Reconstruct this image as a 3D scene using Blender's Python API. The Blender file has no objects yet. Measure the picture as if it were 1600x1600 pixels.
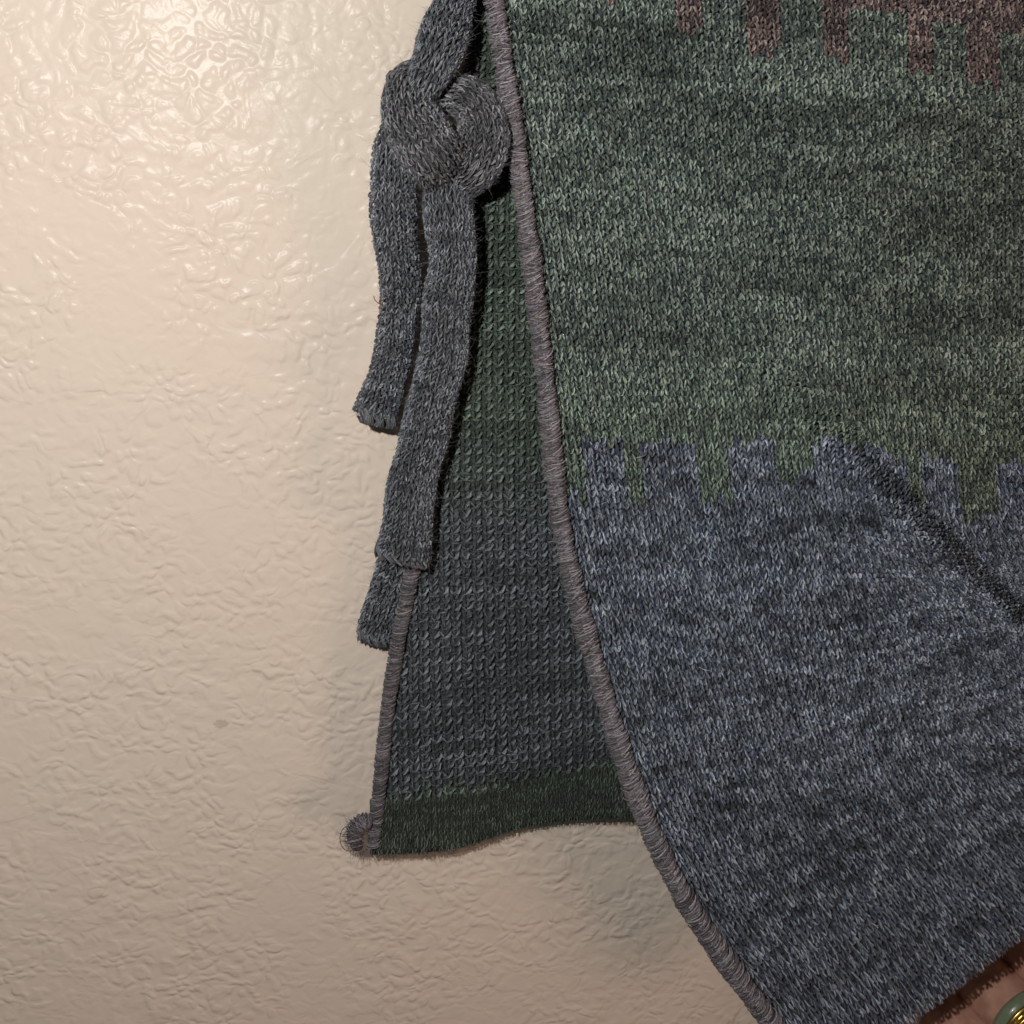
import bpy, math
import numpy as np
from mathutils import Vector, Matrix

rng = np.random.default_rng(7)
scene = bpy.context.scene
COL = scene.collection

# ------------------------------------------------------------------ camera
CM = 0.01
YAW, PITCH, DIST, FPX = math.radians(9.0), math.radians(19.0), 0.43, 1731.0
FWD = np.array([math.sin(YAW)*math.cos(PITCH), math.cos(YAW)*math.cos(PITCH), -math.sin(PITCH)])
RIGHT = np.array([math.cos(YAW), -math.sin(YAW), 0.0])
UP = np.cross(RIGHT, FWD)
CAM = -FWD*DIST                                  # the middle of the view meets the wall at the origin
cd = bpy.data.cameras.new('camera'); cam = bpy.data.objects.new('camera', cd); COL.objects.link(cam)
cd.sensor_fit = 'HORIZONTAL'; cd.sensor_width = 36.0; cd.lens = 36.0*FPX/1600.0
cd.clip_start = 0.01; cd.clip_end = 20.0
cam.matrix_world = Matrix(((RIGHT[0], UP[0], -FWD[0], CAM[0]), (RIGHT[1], UP[1], -FWD[1], CAM[1]),
                           (RIGHT[2], UP[2], -FWD[2], CAM[2]), (0, 0, 0, 1)))
scene.camera = cam

# ------------------------------------------------------------------ light: a phone flash and a dim room
w = bpy.data.worlds.new('World'); scene.world = w; w.use_nodes = True
w.node_tree.nodes['Background'].inputs[0].default_value = (1.0, 0.90, 0.80, 1)
w.node_tree.nodes['Background'].inputs[1].default_value = 0.05
ld = bpy.data.lights.new('flash', 'POINT'); ld.energy = 6.1; ld.color = (0.97, 0.98, 0.94); ld.shadow_soft_size = 0.006
lo = bpy.data.objects.new('flash', ld); COL.objects.link(lo)
lo.location = Vector(CAM + RIGHT*(-0.085) + UP*0.055)
rd = bpy.data.lights.new('room_lamp', 'POINT'); rd.energy = 17.0; rd.color = (1.0, 0.70, 0.56); rd.shadow_soft_size = 0.22
ro_ = bpy.data.objects.new('room_lamp', rd); COL.objects.link(ro_); ro_.location = (1.05, -0.85, -0.55)
scene.view_settings.view_transform = 'Standard'; scene.view_settings.look = 'None'
scene.view_settings.exposure = 0.0; scene.view_settings.gamma = 1.0
scene.view_settings.use_curve_mapping = False
scene.render.engine = 'CYCLES'

# ------------------------------------------------------------------ maths helpers
def P(x, y, d):
    """point seen at photo pixel (x, y) that stands d metres in front of the wall"""
    x, y, d = np.broadcast_arrays(np.asarray(x, float), np.asarray(y, float), np.asarray(d, float))
    r = FWD + ((x-800)/FPX)[..., None]*RIGHT + ((800-y)/FPX)[..., None]*UP
    s = (-d - CAM[1])/r[..., 1]
    return CAM + r*s[..., None]
def lin(r, g, b):
    c = np.array([r, g, b], float)/255.0
    return np.where(c <= 0.04045, c/12.92, ((c+0.055)/1.055)**2.4)
def cubic(kt, kv, t):
    """smooth interpolation of rows kv (K,...) at knots kt"""
    kt = np.asarray(kt, float); kv = np.asarray(kv, float); t = np.asarray(t, float)
    m = np.empty_like(kv); dk = np.diff(kt)
    sl = np.diff(kv, axis=0)/dk.reshape((-1,)+(1,)*(kv.ndim-1))
    m[0] = sl[0]; m[-1] = sl[-1]
    if len(kt) > 2:
        a = dk[:-1].reshape((-1,)+(1,)*(kv.ndim-1)); b = dk[1:].reshape((-1,)+(1,)*(kv.ndim-1))
        m[1:-1] = (sl[:-1]*b + sl[1:]*a)/(a+b)
    i = np.clip(np.searchsorted(kt, t, side='right')-1, 0, len(kt)-2)
    h = dk[i]; s = (t-kt[i])/h
    ex = lambda q: q.reshape(q.shape+(1,)*(kv.ndim-1))
    s_, h_ = ex(s), ex(h)
    return ((2*s_**3-3*s_**2+1)*kv[i] + (s_**3-2*s_**2+s_)*h_*m[i] + (-2*s_**3+3*s_**2)*kv[i+1] + (s_**3-s_**2)*h_*m[i+1])
def sstep(x): x = np.clip(x, 0, 1); return x*x*(3-2*x)
def vnoise(x, y, seed=0):
    """value noise 0..1"""
    g = np.random.default_rng(seed).random((256, 256))
    xi = np.floor(x).astype(int); yi = np.floor(y).astype(int); fx = sstep(x-xi); fy = sstep(y-yi)
    a = g[xi % 256, yi % 256]; b = g[(xi+1) % 256, yi % 256]; c = g[xi % 256, (yi+1) % 256]; d = g[(xi+1) % 256, (yi+1) % 256]
    return (a*(1-fx)+b*fx)*(1-fy) + (c*(1-fx)+d*fx)*fy
def norm(v): return v/np.maximum(np.linalg.norm(v, axis=-1, keepdims=True), 1e-12)

# ------------------------------------------------------------------ mesh helpers
def mesh_obj(name, verts, faces, mat, parent=None, cols=None, smooth=True):
    verts = np.asarray(verts, np.float32).reshape(-1, 3); faces = np.asarray(faces, np.int32)
    n = faces.shape[1]
    me = bpy.data.meshes.new(name)
    me.vertices.add(len(verts)); me.vertices.foreach_set('co', verts.ravel())
    me.loops.add(faces.size); me.loops.foreach_set('vertex_index', faces.ravel())
    me.polygons.add(len(faces)); me.polygons.foreach_set('loop_start', np.arange(0, faces.size, n, dtype=np.int32))
    me.polygons.foreach_set('use_smooth', np.full(len(faces), smooth))
    me.update(calc_edges=True)
    if cols is not None:
        at = me.color_attributes.new('Col', 'FLOAT_COLOR', 'POINT')
        c4 = np.ones((len(verts), 4), np.float32); c4[:, :3] = np.asarray(cols).reshape(-1, 3)
        at.data.foreach_set('color', c4.ravel())
    if mat: me.materials.append(mat)
    o = bpy.data.objects.new(name, me); COL.objects.link(o)
    if parent: o.parent = parent
    return o
class Bag:
    """collects many quads, then becomes one mesh"""
    def __init__(s): s.v = []; s.f = []; s.c = []; s.n = 0
    def add(s, v, f, c):
        v = np.asarray(v).reshape(-1, 3); s.v.append(v); s.f.append(np.asarray(f)+s.n); s.c.append(np.asarray(c).reshape(-1, 3)); s.n += len(v)
    def tubes(s, path, rad, nrm, col, sides=4):
        """path (N,K,3), rad (N,K), nrm (N,3) or (N,K,3), col (N,3) or (N,K,3)"""
        N, K, _ = path.shape
        t = np.empty_like(path); t[:, 1:-1] = path[:, 2:]-path[:, :-2]; t[:, 0] = path[:, 1]-path[:, 0]; t[:, -1] = path[:, -1]-path[:, -2]
        t = norm(t)
        if nrm.ndim == 2: nrm = np.repeat(nrm[:, None], K, 1)
        b = norm(np.cross(t, nrm)); n = np.cross(b, t)
        rad = np.broadcast_to(np.asarray(rad, float), (N, K))
        ang = np.arange(sides)*2*np.pi/sides + np.pi/2
        v = path[:, :, None] + rad[:, :, None, None]*(np.sin(ang)[:, None]*n[:, :, None] + np.cos(ang)[:, None]*b[:, :, None])
        if col.ndim == 2: col = np.repeat(col[:, None], K, 1)
        c = np.repeat(col[:, :, None], sides, 2)
        idx = np.arange(N*K*sides).reshape(N, K, sides); nx = np.roll(idx, -1, 2)
        f = np.stack([idx[:, :-1], idx[:, 1:], nx[:, 1:], nx[:, :-1]], -1).reshape(-1, 4)
        s.add(v, f, c)
    def ribbons(s, path, wid, side, col):
        N, K, _ = path.shape
        ww = np.broadcast_to(np.asarray(wid, float), (N, K))[..., None]
        if side.ndim == 2: side = np.repeat(side[:, None], K, 1)
        v = np.stack([path-side*ww, path+side*ww], 2)
        c = np.repeat(np.repeat(col[:, None], K, 1)[:, :, None], 2, 2)
        idx = np.arange(N*K*2).reshape(N, K, 2)
        f = np.stack([idx[:, :-1, 0], idx[:, 1:, 0], idx[:, 1:, 1], idx[:, :-1, 1]], -1).reshape(-1, 4)
        s.add(v, f, c)
    def build(s, name, mat, parent=None, stuff=False):
        o = mesh_obj(name, np.concatenate(s.v), np.concatenate(s.f), mat, parent, np.concatenate(s.c))
        if stuff: o['kind'] = 'stuff'
        return o
class Surf:
    """a surface sampled on a dense (v,u) grid, read back by bilinear lookup"""
    def __init__(s, pts, u0, u1, v0, v1, flip=False):
        s.p = pts; s.u0, s.u1, s.v0, s.v1 = u0, u1, v0, v1
        du = np.gradient(pts, axis=1); dv = np.gradient(pts, axis=0)
        n = norm(np.cross(du, dv))
        if (n*norm(CAM-pts)).sum(-1).mean() < 0: n = -n      # always towards the viewer's side of the wall
        s.nrm = n
    def _look(s, g, u, v):
        H, W = g.shape[:2]
        x = np.clip((u-s.u0)/(s.u1-s.u0)*(W-1), 0, W-1.001); y = np.clip((v-s.v0)/(s.v1-s.v0)*(H-1), 0, H-1.001)
        xi = x.astype(int); yi = y.astype(int); fx = (x-xi)[..., None]; fy = (y-yi)[..., None]
        return (g[yi, xi]*(1-fx)+g[yi, xi+1]*fx)*(1-fy) + (g[yi+1, xi]*(1-fx)+g[yi+1, xi+1]*fx)*fy
    def pos(s, u, v): return s._look(s.p, u, v)
    def nor(s, u, v): return norm(s._look(s.nrm, u, v))
    def at(s, u, v, h): return s.pos(u, v) + s.nor(u, v)*np.asarray(h)[..., None]
def grid_faces(H, W, mask=None, wrap=False):
    idx = np.arange(H*W).reshape(H, W)
    if wrap: idx = np.concatenate([idx, idx[:, :1]], 1)
    f = np.stack([idx[:-1, :-1], idx[1:, :-1], idx[1:, 1:], idx[:-1, 1:]], -1)
    return f.reshape(-1, 4) if mask is None else f[mask]

# ------------------------------------------------------------------ materials
def new_mat(name):
    m = bpy.data.materials.new(name); m.use_nodes = True
    nt = m.node_tree; return m, nt, nt.nodes['Principled BSDF']
def yarn_mat(name, rough=0.85, sheen=0.08, scale=1500.0):
    m, nt, b = new_mat(name)
    a = nt.nodes.new('ShaderNodeVertexColor'); a.layer_name = 'Col'
    tc = nt.nodes.new('ShaderNodeTexCoord'); no = nt.nodes.new('ShaderNodeTexNoise')
    no.inputs['Scale'].default_value = scale; no.inputs['Detail'].default_value = 3
    nt.links.new(tc.outputs['Object'], no.inputs['Vector'])
    mr = nt.nodes.new('ShaderNodeMapRange'); mr.inputs[1].default_value = 0.3; mr.inputs[2].default_value = 0.7
    mr.inputs[3].default_value = 0.55; mr.inputs[4].default_value = 1.5
    nt.links.new(no.outputs['Fac'], mr.inputs[0])
    mx = nt.nodes.new('ShaderNodeVectorMath'); mx.operation = 'SCALE'
    nt.links.new(a.outputs['Color'], mx.inputs[0]); nt.links.new(mr.outputs[0], mx.inputs['Scale'])
    nt.links.new(mx.outputs[0], b.inputs['Base Color'])
    b.inputs['Roughness'].default_value = rough
    b.inputs['Specular IOR Level'].default_value = 0.25
    b.inputs['Sheen Weight'].default_value = sheen; b.inputs['Sheen Roughness'].default_value = 0.5
    return m
M_YARN = yarn_mat('wool_yarn')
M_BASE = yarn_mat('wool_ground', 0.95, 0.0, 900.0)
M_FUZZ = yarn_mat('wool_fuzz', 0.8, 0.2, 300.0)

def wall_material():
    m, nt, b = new_mat('painted_plaster'); N = nt.nodes; L = nt.links
    tc0 = N.new('ShaderNodeTexCoord'); sp0 = N.new('ShaderNodeSeparateXYZ'); tc = N.new('ShaderNodeCombineXYZ')      # (x, z) on the wall face
    L.new(tc0.outputs['Object'], sp0.inputs[0]); L.new(sp0.outputs[0], tc.inputs[0]); L.new(sp0.outputs[2], tc.inputs[1])
    def noise(scale, detail, rough=0.5, dist=0.0, sx=1, sz=1, off=0):
        mp = N.new('ShaderNodeMapping'); mp.inputs['Scale'].default_value = (sx, sz, 1); mp.inputs['Location'].default_value = (off, off, off)
        mp.inputs['Rotation'].default_value = (0, 0, math.radians(-18))
        n = N.new('ShaderNodeTexNoise'); n.noise_dimensions = '2D'; n.inputs['Scale'].default_value = scale; n.inputs['Detail'].default_value = detail
        n.inputs['Roughness'].default_value = rough; n.inputs['Distortion'].default_value = dist
        L.new(tc.outputs[0], mp.inputs['Vector']); L.new(mp.outputs[0], n.inputs['Vector']); return n.outputs['Fac']
    def rng_(v, a, c, lo=0, hi=1, smooth=True):
        r = N.new('ShaderNodeMapRange'); r.interpolation_type = 'SMOOTHSTEP' if smooth else 'LINEAR'
        for i, q in enumerate((a, c, lo, hi)): r.inputs[1+i].default_value = q
        L.new(v, r.inputs[0]); return r.outputs[0]
    def math_(op, a, c):
        q = N.new('ShaderNodeMath'); q.operation = op
        for i, z in enumerate((a, c)):
            if isinstance(z, (int, float)): q.inputs[i].default_value = z
            else: L.new(z, q.inputs[i])
        return q.outputs[0]
    # flattened plateaus with sharp rims, small bumps between them
    def bumps(scale, seed, sx, sz, lo, hi):     # rounded droplets of texture paint
        mp = N.new('ShaderNodeMapping'); mp.inputs['Scale'].default_value = (sx, sz, 1); mp.inputs['Location'].default_value = (seed, seed, seed)
        wob = N.new('ShaderNodeTexNoise'); wob.noise_dimensions = '2D'; wob.inputs['Scale'].default_value = 70; wob.inputs['Detail'].default_value = 2
        L.new(tc.outputs[0], wob.inputs['Vector'])
        ad = N.new('ShaderNodeVectorMath'); ad.operation = 'MULTIPLY_ADD'; ad.inputs[1].default_value = (.012, .012, .012)
        L.new(wob.outputs['Color'], ad.inputs[0]); L.new(tc.outputs[0], ad.inputs[2])
        L.new(ad.outputs[0], mp.inputs['Vector'])
        vo = N.new('ShaderNodeTexVoronoi'); vo.voronoi_dimensions = '2D'; vo.feature = 'SMOOTH_F1'; vo.inputs['Scale'].default_value = scale; vo.inputs['Smoothness'].default_value = 0.55
        L.new(mp.outputs[0], vo.inputs['Vector']); return rng_(vo.outputs['Distance'], lo, hi, 1.0, 0.0)
    small = bumps(215, 3.0, 0.92, 1.05, 0.10, 0.66)
    large = bumps(85, 9.0, 0.85, 1.1, 0.15, 0.60)
    where = rng_(noise(24, 3, 0.55, 0, 1, 1, 7.0), 0.36, 0.58, 0.25, 1.0)
    where2 = rng_(noise(17, 2, 0.5, 0, 1, 1, 19.0), 0.45, 0.65)
    plate = rng_(noise(50, 3, 0.5, 0.5, 0.9, 1.1), 0.47, 0.58)
    soft = noise(30, 1, 0.5, 0, 1, 1, 1.7)
    micro = noise(500, 2, 0.5, 0, 1, 1, 5.0)
    h = math_('ADD', math_('MULTIPLY', math_('MULTIPLY', small, where), 0.50), math_('MULTIPLY', math_('MULTIPLY', large, where2), 0.40))
    h = math_('ADD', h, math_('MULTIPLY', plate, 0.17))
    h = math_('ADD', h, math_('MULTIPLY', soft, 0.35)); h = math_('ADD', h, math_('MULTIPLY', micro, 0.075))
    bp = N.new('ShaderNodeBump'); bp.inputs['Strength'].default_value = 1.0; bp.inputs['Distance'].default_value = 0.00080
    L.new(h, bp.inputs['Height']); L.new(bp.outputs[0], b.inputs['Normal'])
    # cream paint, slightly uneven, one grey-green scuff
    mixc = N.new('ShaderNodeMix'); mixc.data_type = 'RGBA'
    mixc.inputs[6].default_value = (0.705, 0.570, 0.485, 1); mixc.inputs[7].default_value = (0.665, 0.565, 0.480, 1)
    L.new(noise(9, 3, 0.5, 0, 1, 1, 11), mixc.inputs[0])
    spot = P(346, 1131, 0.0)
    sep = sp0
    dx = math_('DIVIDE', math_('SUBTRACT', sep.outputs[0], float(spot[0])), 0.0036)
    dz = math_('DIVIDE', math_('SUBTRACT', sep.outputs[2], float(spot[2])), 0.0022)
    rr = math_('ADD', math_('MULTIPLY', dx, dx), math_('MULTIPLY', dz, dz))
    rr = math_('ADD', rr, math_('MULTIPLY', noise(700, 2, 0.6, 0, 1, 1, 2), 1.6))
    sm = rng_(rr, 1.2, 1.7, 0.35, 0.0)
    mix2 = N.new('ShaderNodeMix'); mix2.data_type = 'RGBA'; mix2.inputs[7].default_value = (0.22, 0.20, 0.12, 1)
    L.new(mixc.outputs[2], mix2.inputs[6]); L.new(sm, mix2.inputs[0]); L.new(mix2.outputs[2], b.inputs['Base Color'])
    b.inputs['Roughness'].default_value = 0.27; b.inputs['Specular IOR Level'].default_value = 0.07
    return m

# ------------------------------------------------------------------ wall
wall = mesh_obj('wall', [(-0.8, 0, -0.8), (0.9, 0, -0.8), (0.9, 0, 0.8), (-0.8, 0, 0.8), (-0.8, 0.1, -0.8), (0.9, 0.1, -0.8), (0.9, 0.1, 0.8), (-0.8, 0.1, 0.8)],
                [(0, 1, 2, 3), (5, 4, 7, 6), (4, 0, 3, 7), (1, 5, 6, 2), (3, 2, 6, 7), (4, 5, 1, 0)], wall_material(), smooth=False)
wall['kind'] = 'structure'

# ------------------------------------------------------------------ yarn colours (what the wool is dyed)
GREEN = np.array([0.132, 0.162, 0.134]); BLUE = np.array([0.150, 0.166, 0.206]); BROWN = np.array([0.170, 0.118, 0.106])
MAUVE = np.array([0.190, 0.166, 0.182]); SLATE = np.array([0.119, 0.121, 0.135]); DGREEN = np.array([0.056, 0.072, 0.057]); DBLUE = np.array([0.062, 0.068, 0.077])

def knit(bag, surf, u, v, col, wale, row, thick=1.0, plies=3, jit=0.05, seed=1, contrast=0.5, sides=3, cool=0.0):
    """the two legs of each knit stitch, every leg twisted from plies of light and dark wool; u,v (n) in stitch units"""
    r = np.random.default_rng(seed); n = len(u)
    B = np.array([-0.62, -0.20, 0.26, 0.64]); A = np.array([0.39, 0.31, 0.20, 0.09]); H = np.array([-0.45, 0.75, 0.85, -0.35])
    shade = {1: [0.0], 2: [.42, -.55], 3: [.55, -.05, -.95]}[plies]
    K = 4
    for sgn in (-1, 1):
        ju = r.normal(0, jit, (n, 1)); jv = r.normal(0, jit*1.6, (n, 1)); jh = r.normal(0, 0.14, (n, 1)); sc = 1+r.normal(0, 0.12, (n, 1))
        a = sgn*A*(1+r.normal(0, .08, (n, 1))) + ju; b = B*sc + jv; h = H + jh
        ph = r.uniform(0, 6.28, (n, 1)); tw = np.linspace(0, 2.2, K); leg = r.normal(0, 0.22, (n, 1))
        for k in range(plies):
            th = ph + tw + k*2*np.pi/plies; off = 0.115
            path = surf.at(u[:, None] + a + off*np.cos(th), v[:, None] + b + r.normal(0, .07, (n, 1)), (h*0.42 + off*np.sin(th))*wale*thick)
            rad = wale*thick*np.array([0.055, 0.098, 0.098, 0.055])*np.exp(r.normal(0, 0.18, (n, 1)))
            g = np.clip(leg + r.normal(0, contrast, (n, 1)) + shade[k], -1.9, 0.82)
            pale = np.clip(g, 0, 1)*(.25+.12*cool); c = col*np.exp(g); c = c*(1-pale)+c.mean(1, keepdims=True)*pale     # pale wool is greyer
            c = c*(1+np.clip(-g, 0, 1.2)*cool*np.array([-.14, -.02, .30]))*(1+r.normal(0, .025, (n, 3)))
            bag.tubes(path, rad, surf.nor(u, v), c, sides)

def purl(bag, surf, u, v, col, wale, seed=2, contrast=0.35):
    r = np.random.default_rng(seed); n = len(u)
    # per stitch: a proud slanting dash, a slighter one leaning against it, two legs lying deeper
    parts = [([-.04, .14, .30, .44], [.30, .12, -.10, -.34], [.15, .95, 1.0, .1], 1.95, .100, 1),
             ([-.46, -.34, -.20, -.06], [-.16, .02, .18, .30], [.0, .45, .5, .1], .85, .075, 1),
             ([-.30, -.26, -.20, -.16], [-.62, -.40, -.15, .10], [-.3, .1, .1, -.3], .72, .090, 1),
             ([.24, .20, .12, .06], [-.75, -.48, -.25, .05], [-.3, .05, .1, -.3], .72, .090, 1),
             ([-.40, -.15, .15, .42], [.48, .40, .40, .50], [-.2, .1, .1, -.2], .72, .090, 1)]
    for A_, B_, H_, dim, rad0, _ in parts:
        A_, B_, H_ = map(np.array, (A_, B_, H_))
        a = A_*(1+r.normal(0, .12, (n, 1))) + r.normal(0, .045, (n, 1)); b = B_*(1+r.normal(0, .15, (n, 1))) + r.normal(0, .05, (n, 1)); h = H_*.85+r.normal(0, .15, (n, 1))
        ph = r.uniform(0, 6.28, (n, 1)); tw = np.linspace(0, 3.0, 4); leg = np.exp(r.normal(0, .20, (n, 1)))
        for k in range(2):
            th = ph+tw+k*np.pi
            path = surf.at(u[:, None]+a+.06*np.cos(th), v[:, None]+b+.07*np.sin(th), (h*.30+.06*np.sin(th))*wale)
            rad = wale*rad0*np.array([.55, 1, 1, .5])*np.exp(r.normal(0, .18, (n, 1)))
            f = np.clip(dim*leg*np.exp(r.normal(0, contrast, (n, 1))+(.30 if k == 0 else -.40)), .2, 2.2)
            bag.tubes(path, rad, surf.nor(u, v), col*f, 3)

def fuzz(bag, surf, u, v, col, wale, per=2, seed=3, length=1.3, lift=0.55, width=0.00006, gain=1.5, spread=0.55):
    r = np.random.default_rng(seed)
    u = np.repeat(u, per)+r.uniform(-.5, .5, len(u)*per); v = np.repeat(v, per)+r.uniform(-.5, .5, len(v)*per); c = np.repeat(col, per, 0)
    n = len(u); ang = r.normal(0, spread, n)+np.where(r.random(n) < .5, .35, -.35); ln = length*np.exp(r.normal(0, .4, n)); bend = r.normal(0, .5, n)
    t = np.array([-0.5, 0.0, 0.5])
    du = np.sin(ang)[:, None]*ln[:, None]*t + (np.cos(ang)*bend*ln)[:, None]*0.25*(t*t*4)
    dv = np.cos(ang)[:, None]*ln[:, None]*t
    hh = (lift + r.uniform(-.15, .45, (n, 1)) + np.array([-.25, .12, -.25])*1.0)*wale
    path = surf.at(u[:, None]+du, v[:, None]+dv, hh)
    tang = norm(path[:, 2]-path[:, 0]); side = norm(np.cross(tang, surf.nor(u, v)))
    bag.ribbons(path, width*np.array([.5, 1, .4])*np.exp(r.normal(0, .3, (n, 1))), side, c*gain*np.exp(r.normal(0, .35, (n, 1))))

def halo(bag, pts, out, col, seed=5, length=0.0028, width=0.00004):
    """loose fibre ends that stand off an edge; pts, out (n,3)"""
    r = np.random.default_rng(seed); n = len(pts)
    d = norm(out + r.normal(0, .55, (n, 3))); ln = length*np.exp(r.normal(0, .5, n))[:, None]; k = r.normal(0, .45, (n, 3))
    t = np.linspace(0, 1, 4)[None, :, None]
    path = pts[:, None] + (d*ln)[:, None]*t + (k*ln)[:, None]*t*t
    view = norm(CAM-pts); side = norm(np.cross(norm(path[:, -1]-path[:, 0]), view))
    bag.ribbons(path, width*np.array([1.2, 1, .8, .4]), side, col*np.exp(r.normal(0, .3, (n, 1))))

def wraps(bag, line, nrm, rad, pitch, col, seed=6, tilt=0.25, plies=2, a0=-1.7, a1=1.75, yr=0.00042, contrast=0.4, loose=1.0):
    """overlock thread lying in turns round an edge; line (K,3) dense, nrm (K,3), rad (K)"""
    r = np.random.default_rng(seed)
    seg = np.linalg.norm(np.diff(line, axis=0), axis=1); s = np.concatenate([[0], np.cumsum(seg)])
    N = int(s[-1]/pitch); sq = (np.arange(N)+.5)*pitch + r.normal(0, pitch*.25*loose, N); tb = r.normal(0, .12, (N, 1)); cb = r.normal(0, .18, (N, 1))
    J = 8; ang = np.linspace(a0, a1, J)
    ii = lambda arr, q: np.stack([np.interp(q, s, arr[:, k]) for k in range(3)], -1)
    for k in range(plies):
        off = r.normal(0, pitch*.3*loose, (N, 1)) + (k-(plies-1)/2)*pitch*(.5 if loose > .5 else .24)
        tl = tilt+r.normal(0, .38*loose, (N, 1))+tb
        q = np.clip(sq[:, None]+off+tl*np.sin(ang)*np.interp(sq, s, rad)[:, None], 0, s[-1])
        c = ii(line, q); n = norm(ii(nrm, q)); q2 = np.clip(q+1e-4, 0, s[-1]); q1 = np.clip(q-1e-4, 0, s[-1]); t = norm(ii(line, q2)-ii(line, q1))
        b = norm(np.cross(t, n))
        R = (np.interp(q, s, rad)*(1+r.normal(0, .07, (N, 1))))[..., None]
        path = c + R*(np.cos(ang)[None, :, None]*n + np.sin(ang)[None, :, None]*b)
        out = norm(path-c)
        f = np.clip(np.exp(r.normal(0, contrast, (N, 1))+cb+(.25 if k % 2 else -.2)), .3, 1.55)
        bag.tubes(path, yr*np.exp(r.normal(0, .15, (N, 1))), out, col*f*(1+r.normal(0, .05, (N, 3))), 3)

def core_tube(name, line, nrm, rad, col, parent, sides=10):  # col is passed darkened, painting shade between the thread turns
    t = norm(np.gradient(line, axis=0)); b = norm(np.cross(t, nrm)); n = np.cross(b, t)
    a = np.arange(sides)*2*np.pi/sides
    v = line[:, None]+rad[:, None, None]*(np.cos(a)[None, :, None]*n[:, None]+np.sin(a)[None, :, None]*b[:, None])
    f = grid_faces(len(line), sides, wrap=True)
    return mesh_obj(name, v, f, M_BASE, parent, np.broadcast_to(col, v.shape))

# ------------------------------------------------------------------ the garment
def empty(name, loc):
    o = bpy.data.objects.new(name, None); COL.objects.link(o); o.location = Vector(loc); o.empty_display_size = .02; return o
def tag(o, label, cat, group=None):
    o['label'] = label; o['category'] = cat
    if group: o['group'] = group
garment = empty('knitted_garment', (0, 0, 0))
tag(garment, 'green, slate blue and brown wool knitted garment with tied side strap hanging on cream wall', 'garment')

# ---- front panel
NU, NV = 78, 195
kv = [0, 50, 88, 98, 125, 160, 195]; ku = [0, 16, 32, 48, 64, 80]
ctrl = np.array([
 [(745, -130), (975, -108), (1198, -86), (1412, -64), (1622, -43), (1828, -23)],
 [(816, 335), (1020, 345), (1222, 355), (1424, 365), (1626, 375), (1828, 385)],
 [(857, 688), (1060, 693), (1255, 688), (1438, 712), (1622, 715), (1810, 720)],
 [(867, 782), (1072, 787), (1266, 765), (1443, 797), (1630, 806), (1815, 812)],
 [(928, 1040), (1132, 1022), (1326, 985), (1498, 955), (1662, 935), (1830, 960)],
 [(1048, 1370), (1228, 1295), (1398, 1220), (1560, 1150), (1735, 1095), (1880, 1070)],
 [(1290, 1715), (1450, 1592), (1600, 1475), (1745, 1370), (1885, 1270), (2020, 1180)]], float)
SU, SV = 4, 4
uq = np.linspace(0, NU, NU*SU+1); vq = np.linspace(0, NV, NV*SV+1)
tmp = cubic(ku, ctrl.transpose(1, 0, 2), uq)             # (u, rows, 2)
xy = cubic(kv, tmp.transpose(1, 0, 2), vq)               # (v, u, 2)
FX, FY = xy[..., 0], xy[..., 1]
def front_depth(x, y):
    q = (-(x-1290)+(y-660))*.7071; p = ((x-1290)+(y-660))*.7071
    amp = 3.7*sstep((p+190)/420); wd = 66-32*np.clip(p/360, 0, 1)
    d = 2.0 + 2.6*sstep((y-650)/1100.)*1.0
    d = d + amp*sstep((q+wd*.5)/wd)*np.exp(-np.maximum(q-40, 0)/620.)
    d = d - .7*np.clip((p+120)/300, 0, 1)*np.exp(-(q/110.)**2)
    d = d + .7*np.exp(-(y/420.)**2)*np.clip(1-(x-790)/500., 0, 1)
    d = d + .10*np.sin(x/97.+.7)*np.sin(y/140.+.3) + .06*np.sin(x/51.-y/77.) + .12*np.sin((x-y*.3)/160.)
    return d*CM
FS = Surf(P(FX, FY, front_depth(FX, FY)), 0, NU, 0, NV)
U, V = np.meshgrid(np.arange(1, NU)+.5, np.arange(0, NV)+.5); U = U.ravel(); V = V.ravel()
px = cubic(kv, cubic(ku, ctrl.transpose(1, 0, 2), np.arange(NU+1)).transpose(1, 0, 2), V)  # (n, NU+1, 2)
pxx = px[np.arange(len(U)), U.astype(int)]
keep = (V < NV-1) & (pxx[:, 0] < 1760) & (pxx[:, 1] < 1760) & (pxx[:, 1] > -130)
U, V = U[keep], V[keep]
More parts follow.
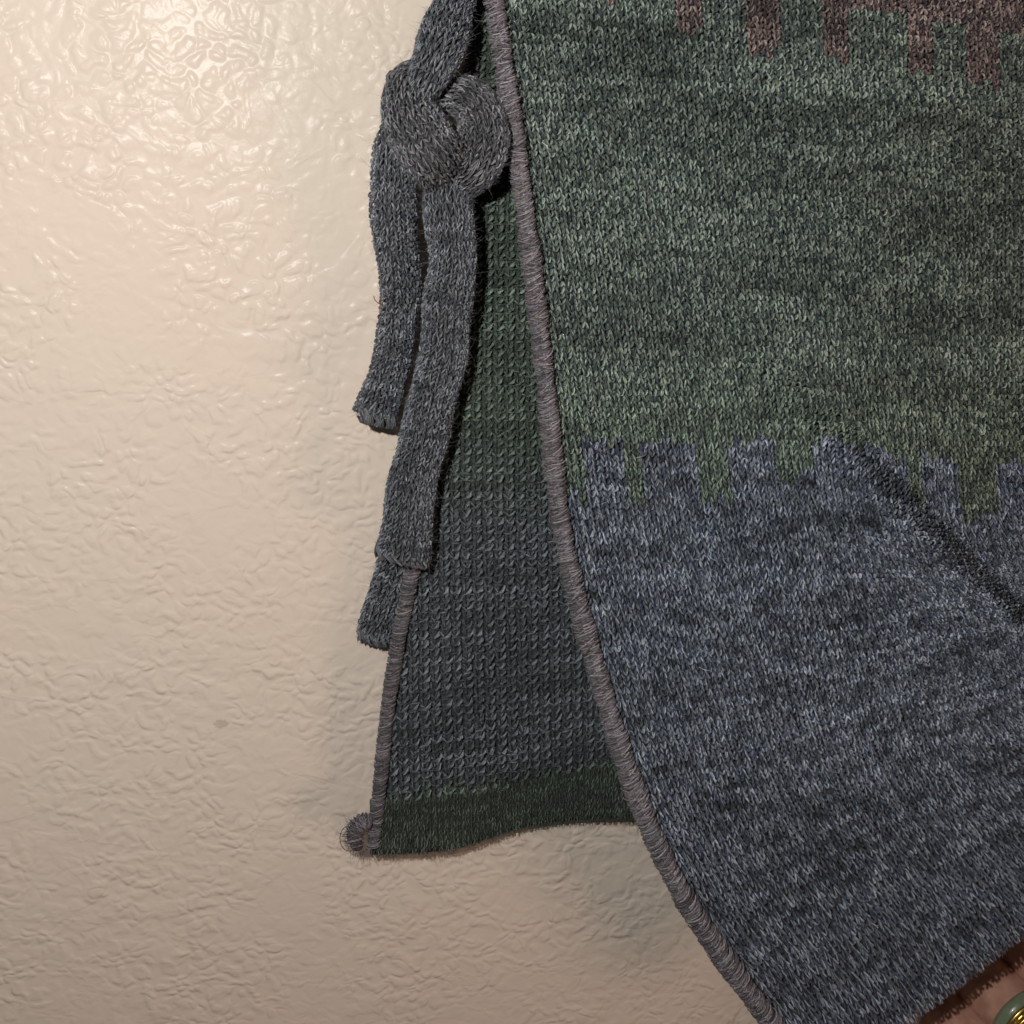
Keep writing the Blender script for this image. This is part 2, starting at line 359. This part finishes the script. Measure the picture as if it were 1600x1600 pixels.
def front_colour(u, v):
    iu = np.floor(u); c = np.repeat(GREEN[None], len(u), 0)
    streak = vnoise(u*.10+v*7.31, v*.9, 3)*.40 + (vnoise(u*.06, v*.17, 4)*np.where(v > 84, .35, .7)+np.where(v > 84, .175, 0)) + vnoise(u*.3+v*3.7, v*1.0, 8)*.40 + vnoise(u*.2, v*.3, 9)*.15
    base = np.interp(iu, [0, 18, 33, 38, 40, 41, 50, 51, 58, 59, 80], [-9, 2, 6, 8, 8.5, 10, 10, 11, 11, 12, 13])
    tip = np.full(len(u), -1.0)
    for a, b, t in ((8, 11, 4), (12, 15, 12), (21, 24, 16), (29, 33, 19), (38, 41, 20), (48, 51, 21), (55, 59, 22), (66, 69, 23), (74, 78, 24)):
        tip = np.where((iu >= a) & (iu < b), t, tip)
    jt = np.random.default_rng(77).integers(-1, 2, 200)[iu.astype(int)]*(tip > 0); jb = np.random.default_rng(78).integers(-2, 2, 200)[iu.astype(int)]
    br = (v < base) | (v < tip+jt); c[br] = BROWN
    # green teeth reach down into the blue
    tooth = np.zeros(len(u)); 
    for a, b, t in ((0, 4, 98), (9, 11, 98.5), (18, 22, 98), (28, 33, 96), (46, 48, 98), (53, 58, 99), (65, 68, 99), (73, 76, 99)):
        tooth = np.where((iu >= a) & (iu < b), t, tooth)
    bl = (v > 88+.5*jb) & (v > tooth+jb); c[bl] = BLUE
    warm = sstep((u-25)/35.)*(~bl)*(~br)
    c = c*(1+warm[:, None]*np.array([.06, 0, -.05]))
    near = np.exp(-((v-90)/14.)**2)*(~bl)*(~br)
    c = c*(1+near[:, None]*np.array([.02, .05, -.04]))
    clump = .6*vnoise(u*.5+v*.21, v*.55, 14)+1.1*vnoise(u*.8-v*.3, v*1.05, 15)-.85
    streak = streak + np.where(bl, .95, .30)*clump
    return c*np.clip(.14+1.06*streak, .22, 2.1)[:, None]
front = mesh_obj('front_panel', (FS.p-FS.nrm*.0013)[:-5:2, ::2], grid_faces(*FS.p[:-5:2, ::2].shape[:2]), M_BASE, garment,
                 front_colour(*[q.ravel() for q in np.meshgrid(uq[::2], vq[:-5:2])])*.30)  # ground colour darkened to paint shade into the gaps between stitches
sol = front.modifiers.new('thickness', 'SOLIDIFY'); sol.thickness = 0.0018; sol.offset = -1.0

FC = front_colour(U, V)*.92
WALE, ROW = 0.0031, 0.0024
bag = Bag(); knit(bag, FS, U, V, FC, WALE, ROW, seed=11, thick=1.10, jit=.045, contrast=.43, cool=1.0)
bag.build('stitches', M_YARN, front, True)
bag = Bag(); fuzz(bag, FS, U, V, FC, WALE, per=1, seed=12, length=.8, gain=1.2, width=.00005)
# hem and its loose ends
uh = rng.uniform(0, NU-1, 300); vh = np.full(300, NV-1.2); ph = FS.pos(uh, vh); oh = norm(FS.pos(uh, vh)-FS.pos(uh, vh-2))
halo(bag, ph, oh, np.repeat(BLUE[None]*.9, 300, 0), 13, .0009)
bag.build('fuzz', M_FUZZ, front, True)

# rolled, overlocked left edge of the front panel
ve = np.linspace(0, NV, 400); eline = FS.at(np.full(400, .15), ve, np.full(400, .0030)); enor = FS.nor(np.full(400, .8), ve)
erad = np.interp(ve, [0, 60, 110, 160, 195], [.0030, .0031, .0034, .0038, .0039])*(1+.07*np.sin(ve*.7)+.05*np.sin(ve*1.9)+.06*np.sin(ve*.23))
edge = core_tube('edge_binding', eline, enor, erad*.90, MAUVE*.45, front)
bag = Bag()
wraps(bag, eline, enor, erad*.97, .0012, MAUVE*.60, 21, .15, 2, -2.4, 1.6, .00038, .35)
wraps(bag, eline, enor, erad*1.03, .0015, MAUVE*1.2, 22, .10, 2, -2.0, .1, .00027, .45, .6)  # lighter thread: lit side of the roll put into the colour
wraps(bag, eline, enor, erad*1.03, .0015, MAUVE*1.05, 25, .22, 2, -.7, .9, .00027, .45, .6)
wraps(bag, eline, enor, erad*1.01, .0016, MAUVE*.65, 24, -.15, 2, .5, 1.6, .00027, .35, .6)  # darker thread: shaded side of the roll put into the colour
r_ = np.random.default_rng(31); n_ = 4500; kk = r_.integers(2, 398, n_); aa = r_.uniform(-2.4, 1.5, n_)
tt = norm(np.gradient(eline, axis=0)); bb = norm(np.cross(tt, enor)); oo = np.cos(aa)[:, None]*enor[kk]+np.sin(aa)[:, None]*bb[kk]
halo(bag, eline[kk]+oo*erad[kk][:, None]*1.02+tt[kk]*r_.normal(0, .001, (n_, 1)), norm(oo*.4+bb[kk]*r_.normal(0, .7, (n_, 1))+tt[kk]*r_.normal(0, .7, (n_, 1))), np.repeat(MAUVE[None]*1.0, n_, 0), 32, .0009, .00004)
bag.build('binding_thread', M_YARN, front, True)

# ---- back panel, its inside towards us
bl_y = [-120, 0, 300, 500, 700, 880, 1020, 1120, 1220, 1345]; bl_x = [742, 735, 712, 690, 664, 638, 611, 596, 586, 572]
def back_left(y): return cubic(bl_y, np.array(bl_x, float), np.clip(y, -120, 1345))
def back_hem(x): return cubic([500, 575, 650, 720, 760, 800, 860, 985, 1200], np.array([1337, 1336, 1333, 1324, 1311, 1298, 1286, 1277, 1262], float), np.clip(x, 500, 1200))
def band_top(x): return cubic([500, 580, 650, 720, 800, 900, 970, 1200], np.array([1252, 1250, 1246, 1239, 1224, 1205, 1195, 1165], float), np.clip(x, 500, 1200))
def back_depth(x, y):
    f = sstep((y-700)/600.)
    d = 1.25 + f*(.35*np.sin((x-560)/62.)-.15) + .12*np.sin(y/130.+x/90.) + .12*np.exp(-(y-300)**2/9e4)
    return d*CM
# lookup grid in pixels: u = (x-540)/17, v counts rows of 14
BU0, BU1, BV0, BV1 = -2, 34, -9, 96
gu, gv = np.meshgrid(np.linspace(BU0, BU1, (BU1-BU0)*4+1), np.linspace(BV0, BV1, (BV1-BV0)*4+1))
def back_xy(u, v):
    y0 = v*14.0; x = 540+u*17.0 - 8*np.sin(y0/420.)
    y = y0 - .13*sstep((y0-650)/600.)*(x-590) + 2.0*np.sin(x/60.)
    return x, y
bx_, by_ = back_xy(gu, gv)
BS = Surf(P(bx_, by_, back_depth(bx_, by_)), BU0, BU1, BV0, BV1)
# ground sheet follows the real outline
yy = np.concatenate([np.linspace(-120, 1180, 90)]); rows = []
sx = np.linspace(0, 1, 60)
H_ = 120; sv = np.linspace(0, 1, H_)
X = np.zeros((H_, 60)); Y = np.zeros((H_, 60))
for i, s_ in enumerate(sv):
    for _ in range(1):
        ytop = -120.0; xl = back_left(-120+s_*(1337+120)); x = xl+6+(1110-xl)*sx; Y[i] = ytop+s_*(back_hem(x)-ytop); X[i] = x
BG = P(X, Y, back_depth(X, Y)-.0011)
bcol = np.where((Y > band_top(X))[..., None], DGREEN*.5, np.where((Y < 770)[..., None], DGREEN*.55, DBLUE*.5))  # dimmed below the yarn colours, painting shade behind the stitches
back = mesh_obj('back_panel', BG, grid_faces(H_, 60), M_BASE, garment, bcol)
sol = back.modifiers.new('thickness', 'SOLIDIFY'); sol.thickness = 0.0016; sol.offset = -1.0
u, v = np.meshgrid(np.arange(BU0+1, BU1-1)+.5, np.arange(BV0+1, BV1-1)+.5); u = u.ravel(); v = v.ravel(); u = u + .5*(np.floor(v) % 2)*0
x, y = back_xy(u, v); k = (x > back_left(y)+16) & (y < band_top(x)+2) & (x < 1100); u, v, x, y = u[k], v[k], x[k], y[k]
st = vnoise(u*.12+v*5.3, v*.9, 41); rowb = np.random.default_rng(42).uniform(.80, 1.2, 200)[np.floor(v+20).astype(int)]
edgeb = sstep((band_top(x)-y-14+22*np.random.default_rng(47).random(len(x)))/16.)[:, None]
mixg = edgeb*sstep((y-640+90*(vnoise(u*.3, v*.4, 43)-.5))/190.)[:, None]
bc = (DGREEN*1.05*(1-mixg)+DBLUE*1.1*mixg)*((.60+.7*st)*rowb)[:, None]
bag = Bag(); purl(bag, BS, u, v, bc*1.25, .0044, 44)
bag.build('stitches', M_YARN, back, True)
bag = Bag(); fuzz(bag, BS, u, v, bc, .0044, 4, 45, .7, .30, .00005, 1.25, .9)
hx = rng.uniform(575, 1000, 1500); hy = back_hem(hx)+rng.normal(0, 1.5, 1500)
halo(bag, P(hx, hy, back_depth(hx, hy)), np.repeat(-UP[None], 1500, 0), np.repeat(DGREEN[None]*.8, 1500, 0), 46, .0009)
bag.build('fuzz', M_FUZZ, back, True)
# plain green band along the hem
nb = 60
u, v = np.meshgrid(np.arange(nb)+.5, np.arange(10)+.5); u = u.ravel(); v = v.ravel()
gbu, gbv = np.meshgrid(np.linspace(0, nb, nb*3+1), np.linspace(-1, 11, 49))
bandx = 578+gbu*9.2; bt, bh = band_top(bandx), back_hem(bandx); bandy = bt+(bh-bt)*gbv/10.0
BB = Surf(P(bandx, bandy, back_depth(bandx, bandy)+.0006), 0, nb, -1, 11)
hb = mesh_obj('hem_band', BB.p[4:44:2, ::3], grid_faces(*BB.p[4:44:2, ::3].shape[:2]), M_BASE, back, np.broadcast_to(DGREEN*.45, BB.p[4:44:2, ::3].shape))  # dark ground stands in for shade between the band's stitches
st = vnoise(u*.2+v*5.3, v*.9, 51)
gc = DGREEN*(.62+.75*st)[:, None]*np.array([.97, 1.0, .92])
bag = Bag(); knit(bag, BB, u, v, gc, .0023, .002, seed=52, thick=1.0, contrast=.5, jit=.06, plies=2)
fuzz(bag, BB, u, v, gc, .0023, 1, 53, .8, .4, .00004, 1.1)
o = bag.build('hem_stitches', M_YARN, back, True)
# overlock along its left edge
ye = np.linspace(-110, 1322, 320); xe = back_left(ye)+8
bline = P(xe, ye, back_depth(xe, ye)+.0010); bnor = norm(np.broadcast_to(np.array([-.15, -1, .05]), bline.shape)); brad = np.full(320, .0025)*(1+.06*np.sin(ye/23.))
core_tube('edge_binding', bline, bnor, brad*.88, MAUVE*.3, back)
bag = Bag()
wraps(bag, bline, bnor, brad*.97, .0012, MAUVE*.42, 61, .3, 2, -1.9, 1.9, .00038, .35)
wraps(bag, bline, bnor, brad*1.04, .0020, MAUVE*.85, 62, .35, 3, -1.7, 1.5, .00026, .4, .6)
n_ = 1800; kk = r_.integers(2, 318, n_); halo(bag, bline[kk]+np.array([-.0028, 0, 0])+np.array([.005, -.002, 0])*r_.random((n_, 1)), np.repeat(np.array([[-.7, -.5, .1]]), n_, 0), np.repeat(MAUVE[None]*.9, n_, 0), 63, .0013)
bag.build('binding_thread', M_YARN, back, True)
# curled thread tail at the lower corner
t_ = np.linspace(0, 1, 60); cx, cy = 560, 1307
bag = Bag()
ct_ = np.linspace(0, 1, 24); cl_x = cubic([0, .3, .65, 1], np.array([581., 566, 553, 560]), ct_); cl_y = cubic([0, .3, .65, 1], np.array([1284., 1284, 1303, 1326]), ct_)
cline = P(cl_x, cl_y, .0145); cnor = norm(CAM-cline); crad = .0032*(1-.35*np.abs(2*ct_-1)**3)
core_tube('corner_roll', cline, cnor, crad*.9, MAUVE*.3, back)
wraps(bag, cline, cnor, crad, .0010, MAUVE*.6, 65, .2, 3, -2.0, 2.0, .00036, .4, .4)
wraps(bag, cline, cnor, crad*1.08, .0016, MAUVE*.8, 66, -.5, 2, -1.6, 1.6, .00028, .4, .5)
a = np.linspace(.9, 4.6, 14); bag.tubes(P(546+15*np.cos(a), 1310+20*np.sin(a), .014)[None], np.full((1, 14), .00016), np.array([[0, -1., 0]]), MAUVE[None]*.4, 4)
ii = r_.uniform(0, 6.28, 420); halo(bag, P(cx+20*np.cos(ii), cy+25*np.sin(ii), .013), np.stack([np.cos(ii), -.3+0*ii, -np.sin(ii)], -1), np.repeat(MAUVE[None]*.6, 420, 0), 64, .0018)
bag.build('corner_curl', M_YARN, back, True)

# ---- side tie: narrow tubular strips and the knot
def strip(name, pts, seed, col=SLATE, thick=.0024, wpx=8.6, rpx=7.8, label=None, ends=True, tilt=0.0):
    pts = np.array(pts, float)
    L0 = np.concatenate([[0], np.cumsum(np.hypot(*np.diff(pts[:, :2], axis=0).T)+1)])
    nrow = max(4, int(L0[-1]/rpx)); tq = np.linspace(0, L0[-1], nrow*3+1); q = cubic(L0, pts, tq)
    q[:, 0] += 1.6*np.sin(tq/23.+seed); q[:, 3] *= 1+.03*np.sin(tq/17.+seed*2)
    c = P(q[:, 0], q[:, 1], q[:, 2]*CM)
    view = norm(CAM-c); tan = norm(np.gradient(c, axis=0)); across = norm(np.cross(view, tan)); out = norm(np.cross(tan, across))
    if (out*view).sum() < 0: out = -out
    ct, st_ = math.cos(tilt), math.sin(tilt); across, out = across*ct-out*st_*np.sign((across*RIGHT).sum()), out*ct+across*st_*np.sign((across*RIGHT).sum())
    half = q[:, 3]/2*np.linalg.norm(c-CAM, axis=1)/FPX
    A = 2.0; mpx = np.median(np.linalg.norm(c-CAM, axis=1))/FPX; fr = np.linspace(-A, A, 80)
    arc = np.hypot(np.diff(np.median(half)*np.sin(fr)), np.diff(thick*np.cos(fr))).sum(); nw = max(5, int(arc/mpx/wpx))
    ph = np.linspace(-A, A, nw*4+1)
    sq = np.sign(np.sin(ph))*np.abs(np.sin(ph)); cq = np.sign(np.cos(ph))*np.abs(np.cos(ph))**.95
    th = thick*(1+.25*np.sin(tq/31.+seed))
    p = c[:, None] + across[:, None]*(half[:, None]*sq[None])[..., None] + out[:, None]*(th[:, None]*cq[None])[..., None]
    S = Surf(p, 0, nw, 0, nrow)
    if (S.nrm[:, len(ph)//2]*view).sum() < 0: S.nrm = -S.nrm
    # closed body slightly inside the stitches, coloured dark as shade in the gaps
    a = np.linspace(0, 2*np.pi, 24, endpoint=False)
    body = c[:, None] + across[:, None]*((half[:, None]-.0005)*np.sin(a)[None])[..., None] + out[:, None]*((th[:, None]-.0011)*np.cos(a)[None])[..., None]
    bv = np.concatenate([body.reshape(-1, 3)]); o = mesh_obj(name, bv, grid_faces(len(tq), 24, wrap=True), M_BASE, garment, np.broadcast_to(col*.35, bv.shape))
    if label: o['label'] = label
    uu, vv = np.meshgrid(np.arange(nw)+.5, np.arange(nrow)+.5); uu = uu.ravel(); vv = vv.ravel()
    st = vnoise(uu*.25+vv*3.3, vv*.9, seed+70)
    cc = col*(.55+.85*st)[:, None]
    wm = float(arc/nw)
    bag = Bag(); knit(bag, S, uu, vv, cc, wm, wm, seed=seed, jit=.06, contrast=.38, thick=1.12, plies=3, cool=.6); fuzz(bag, S, uu, vv, cc, wm, 1, seed+1, .9, .5, .00005, 1.2)
    n = nrow*14; rr = np.random.default_rng(seed+2); k = rr.integers(0, len(tq), n); sg = np.where(rr.random(n) < .5, -1., 1.)
    halo(bag, c[k]+across[k]*(half[k]*sg)[:, None], across[k]*sg[:, None], np.repeat(col[None]*1.0, n, 0), seed+3, .0013, .00003)
    if ends:      # the cast-off end: rolled thread
        e = np.linspace(-1, 1, 24); line = c[-1]+across[-1]*(half[-1]*e)[:, None]+out[-1]*.0006
        rad = np.full(24, thick*.80)*(1-.25*np.abs(e)**4)
        wraps(bag, line, np.repeat(out[-1][None], 24, 0), rad, .0012, col*.85, seed+4, .6, 2, -2.6, 2.6, .0005)
        rr2 = rr.integers(0, 24, 160); halo(bag, line[rr2], np.repeat(tan[-1][None], 160, 0), np.repeat(col[None], 160, 0), seed+5, .0018, .00004)
    bag.build('stitches', M_YARN, o, True)
    return o
WORN = SLATE*.80 + BROWN*.18
strip('tie_strap', [(724, -60, 2.4, 46), (714, 0, 2.5, 48), (696, 52, 3.1, 62), (676, 100, 3.4, 58), (664, 132, 2.6, 44), (660, 150, 1.2, 36)], 101, thick=.0042, ends=False, label='grey strap leading up out of the frame')
strip('tie_loop', [(655, 158, .9, 40), (694, 148, 2.0, 44), (730, 154, 2.8, 54), (753, 184, 3.1, 66), (752, 232, 3.3, 70), (734, 268, 3.0, 62), (700, 286, 1.6, 52)], 131, col=WORN, thick=.0038, ends=False, label='loop of the knot curling against the front edge')
strip('tie_knot', [(668, 118, .8, 46), (641, 136, 2.5, 58), (636, 172, 3.3, 72), (656, 214, 3.7, 84), (684, 250, 3.5, 82), (706, 284, 1.9, 66)], 161, col=WORN, thick=.0040, ends=False, label='broad band wrapped over the knot')
strip('tie_tail', [(650, 185, 1.2, 60), (624, 232, 1.9, 66), (613, 300, 2.1, 64), (620, 380, 1.9, 62), (625, 460, 1.6, 56), (617, 540, 1.4, 52), (598, 610, 1.5, 58), (587, 650, 1.6, 64)], 191, thick=.0042, tilt=.45, label='short left tail of the tie')
strip('tie_tail', [(696, 262, 1.8, 60), (700, 320, 2.6, 68), (706, 390, 2.7, 64), (702, 460, 2.6, 68), (690, 560, 2.5, 66), (670, 650, 2.4, 68), (650, 730, 2.3, 68), (638, 800, 2.2, 70), (629, 866, 2.1, 80)], 221, thick=.0044, tilt=-.15, label='long front tail of the tie')
strip('tie_tail', [(632, 850, .8, 62), (607, 930, .65, 56), (583, 996, .6, 44)], 251, thick=.0036, label='tail end showing behind the back panel edge')

# ------------------------------------------------------------------ hand lifting the lower corner
def skin_material():
    m, nt, b = new_mat('skin'); N = nt.nodes; L = nt.links
    tc = N.new('ShaderNodeTexCoord'); n = N.new('ShaderNodeTexNoise'); n.inputs['Scale'].default_value = 160; n.inputs['Detail'].default_value = 5
    L.new(tc.outputs['Object'], n.inputs['Vector'])
    cr = N.new('ShaderNodeValToRGB'); cr.color_ramp.elements[0].color = (.37, .18, .13, 1); cr.color_ramp.elements[1].color = (.50, .27, .20, 1)
    cr.color_ramp.elements[0].position = .35; cr.color_ramp.elements[1].position = .65
    L.new(n.outputs['Fac'], cr.inputs[0]); L.new(cr.outputs[0], b.inputs['Base Color'])
    b.inputs['Roughness'].default_value = .5; b.inputs['Subsurface Weight'].default_value = .15; b.inputs['Subsurface Radius'].default_value = (.004, .0015, .0008); b.inputs['Subsurface Scale'].default_value = 1.0
    w_ = N.new('ShaderNodeTexNoise'); w_.inputs['Scale'].default_value = 900; w_.inputs['Detail'].default_value = 4; L.new(tc.outputs['Object'], w_.inputs['Vector'])
    bp = N.new('ShaderNodeBump'); bp.inputs['Distance'].default_value = .0003; bp.inputs['Strength'].default_value = .5; L.new(w_.outputs['Fac'], bp.inputs['Height']); L.new(bp.outputs[0], b.inputs['Normal'])
    return m
def hand():
    J = []; E = []; R = []
    def add(x, y, d, r, par=None):
        J.append(tuple(P(x, y, d*CM))); R.append(r); i = len(J)-1
        if par is not None: E.append((par, i))
        return i
    wrist = add(2000, 2040, 12.0, .024); palm = add(1850, 1880, 10.0, .026, wrist)
    def line(ox, oy, sc, dz):   # knuckle, middle joint, end joint, tip of one finger
        return [(1712+ox, 1708+oy, 8.0+dz, .0125*sc), (1652+ox, 1647+oy, 6.6+dz, .0115*sc), (1596+ox, 1590+oy, 4.7+dz, .0118*sc), (1548+ox, 1543+oy, 2.9+dz, .0124*sc), (1512+ox, 1507+oy, 1.4+dz, .0100*sc)]
    fingers = [line(60, -56, 1.15, -.3), line(0, 0, 1.28, 0), line(-58, 56, 1.34, -.1), line(-118, 114, 1.25, -.3)]
    for f in fingers:
        p = palm
        for k_ in f: p = add(*k_, par=p)
    t1 = add(1900, 1760, 10.0, .013, palm); t2 = add(1830, 1650, 9.0, .0108, t1); t3 = add(1760, 1570, 8.0, .0085, t2)
    me = bpy.data.meshes.new('hand'); me.from_pydata(J, E, []); me.update()
    o = bpy.data.objects.new('hand', me); COL.objects.link(o)
    sk = o.modifiers.new('skin', 'SKIN'); sk.use_smooth_shade = True
    for i, sv_ in enumerate(me.skin_vertices[0].data):
        sv_.radius = (R[i], R[i]); sv_.use_root = (i == 0)
    sb = o.modifiers.new('smooth', 'SUBSURF'); sb.levels = 3; sb.render_levels = 3
    me.materials.append(skin_material())
    return o
hnd = hand(); tag(hnd, 'hand lifting the garment hem at the lower right corner, wearing a ring', 'hand')

# ring on the finger: green band with a gold setting
def simple_mat(name, col, rough, metal=0.0, coat=0.0):
    m, nt, b = new_mat(name); b.inputs['Roughness'].default_value = rough; b.inputs['Metallic'].default_value = metal; b.inputs['Coat Weight'].default_value = coat
    n = nt.nodes.new('ShaderNodeTexNoise'); n.inputs['Scale'].default_value = 420; n.inputs['Detail'].default_value = 4
    tc = nt.nodes.new('ShaderNodeTexCoord'); nt.links.new(tc.outputs['Object'], n.inputs['Vector'])
    mx = nt.nodes.new('ShaderNodeMix'); mx.data_type = 'RGBA'; mx.inputs[6].default_value = (*[c*.75 for c in col], 1); mx.inputs[7].default_value = (*[min(1, c*1.2) for c in col], 1)
    nt.links.new(n.outputs['Fac'], mx.inputs[0]); nt.links.new(mx.outputs[2], b.inputs['Base Color']); return m
M_JADE = simple_mat('green_stone', (.17, .20, .13), .3, 0, .3); M_GOLD = simple_mat('gold', (.62, .40, .11), .28, 1.0)
pa, pb = P(1652, 1647, 6.6*CM), P(1596, 1590, 4.7*CM); ax = norm(pb-pa); rc = pa*.02+pb*.98
rn = norm(CAM-rc); rn = norm(rn-ax*(rn*ax).sum()); rb = np.cross(ax, rn)
ring = empty('ring', rc); tag(ring, 'gold ring with a green band on a finger under the hem', 'ring')
def lathe_ring(name, prof, mat, seg=64):
    a = np.arange(seg)*2*np.pi/seg; v = []
    for (s_, r0) in prof: v.append(ax*s_ + r0*1.36*(np.cos(a)[:, None]*rn+np.sin(a)[:, None]*rb))
    v = np.stack(v, 0); return mesh_obj(name, v, grid_faces(len(prof), seg, wrap=True), mat, ring)
lathe_ring('band', [(.0030, .0094), (.0034, .0104), (.0028, .0112), (.0010, .0115), (-.0020, .0115), (-.0026, .0108), (-.0026, .0094), (.0030, .0094)], M_JADE)
lathe_ring('setting', [(-.0027, .0094), (-.0027, .0110), (-.0032, .0122), (-.0040, .0124), (-.0046, .0116), (-.0062, .0112), (-.0066, .0118), (-.0074, .0118), (-.0078, .0108), (-.0078, .0094), (-.0027, .0094)], M_GOLD)
for k_ in range(-3, 4):
    th_ = k_*.24+.1; c_ = ax*(-.0053) + .0162*(math.cos(th_)*rn+math.sin(th_)*rb); d_ = norm(math.cos(th_)*rn+math.sin(th_)*rb); t_ = np.cross(ax, d_)
    q_ = np.array([[sx_*.0009, sy_*.0008, sz_] for sz_ in (-.0006, .0008) for sx_, sy_ in ((-1, -1), (1, -1), (1, 1), (-1, 1))]); q_[4:, :2] *= .6
    mesh_obj('bead', c_+q_[:, :1]*ax+q_[:, 1:2]*t_+q_[:, 2:]*d_, [(0, 1, 2, 3), (7, 6, 5, 4), (0, 4, 5, 1), (1, 5, 6, 2), (2, 6, 7, 3), (3, 7, 4, 0)], M_GOLD, ring, smooth=False)

# a wisp of reddish lint caught on the left tail
bag = Bag()
for i in range(5):
    t_ = np.linspace(0, 1, 6); x0, y0 = 594+r_.normal(0, 2), 466+r_.uniform(0, 20)
    bag.tubes(P(x0+r_.normal(0, 5)*t_-3*np.sin(t_*3), y0+r_.normal(0, 9)*t_, .024+.001*t_)[None], np.full((1, 6), .00016), np.array([[0, -1., 0]]), np.array([[.25, .07, .03]]), 4)
o = bag.build('lint', M_FUZZ); tag(o, 'tiny wisp of reddish lint beside the left tie tail', 'lint')
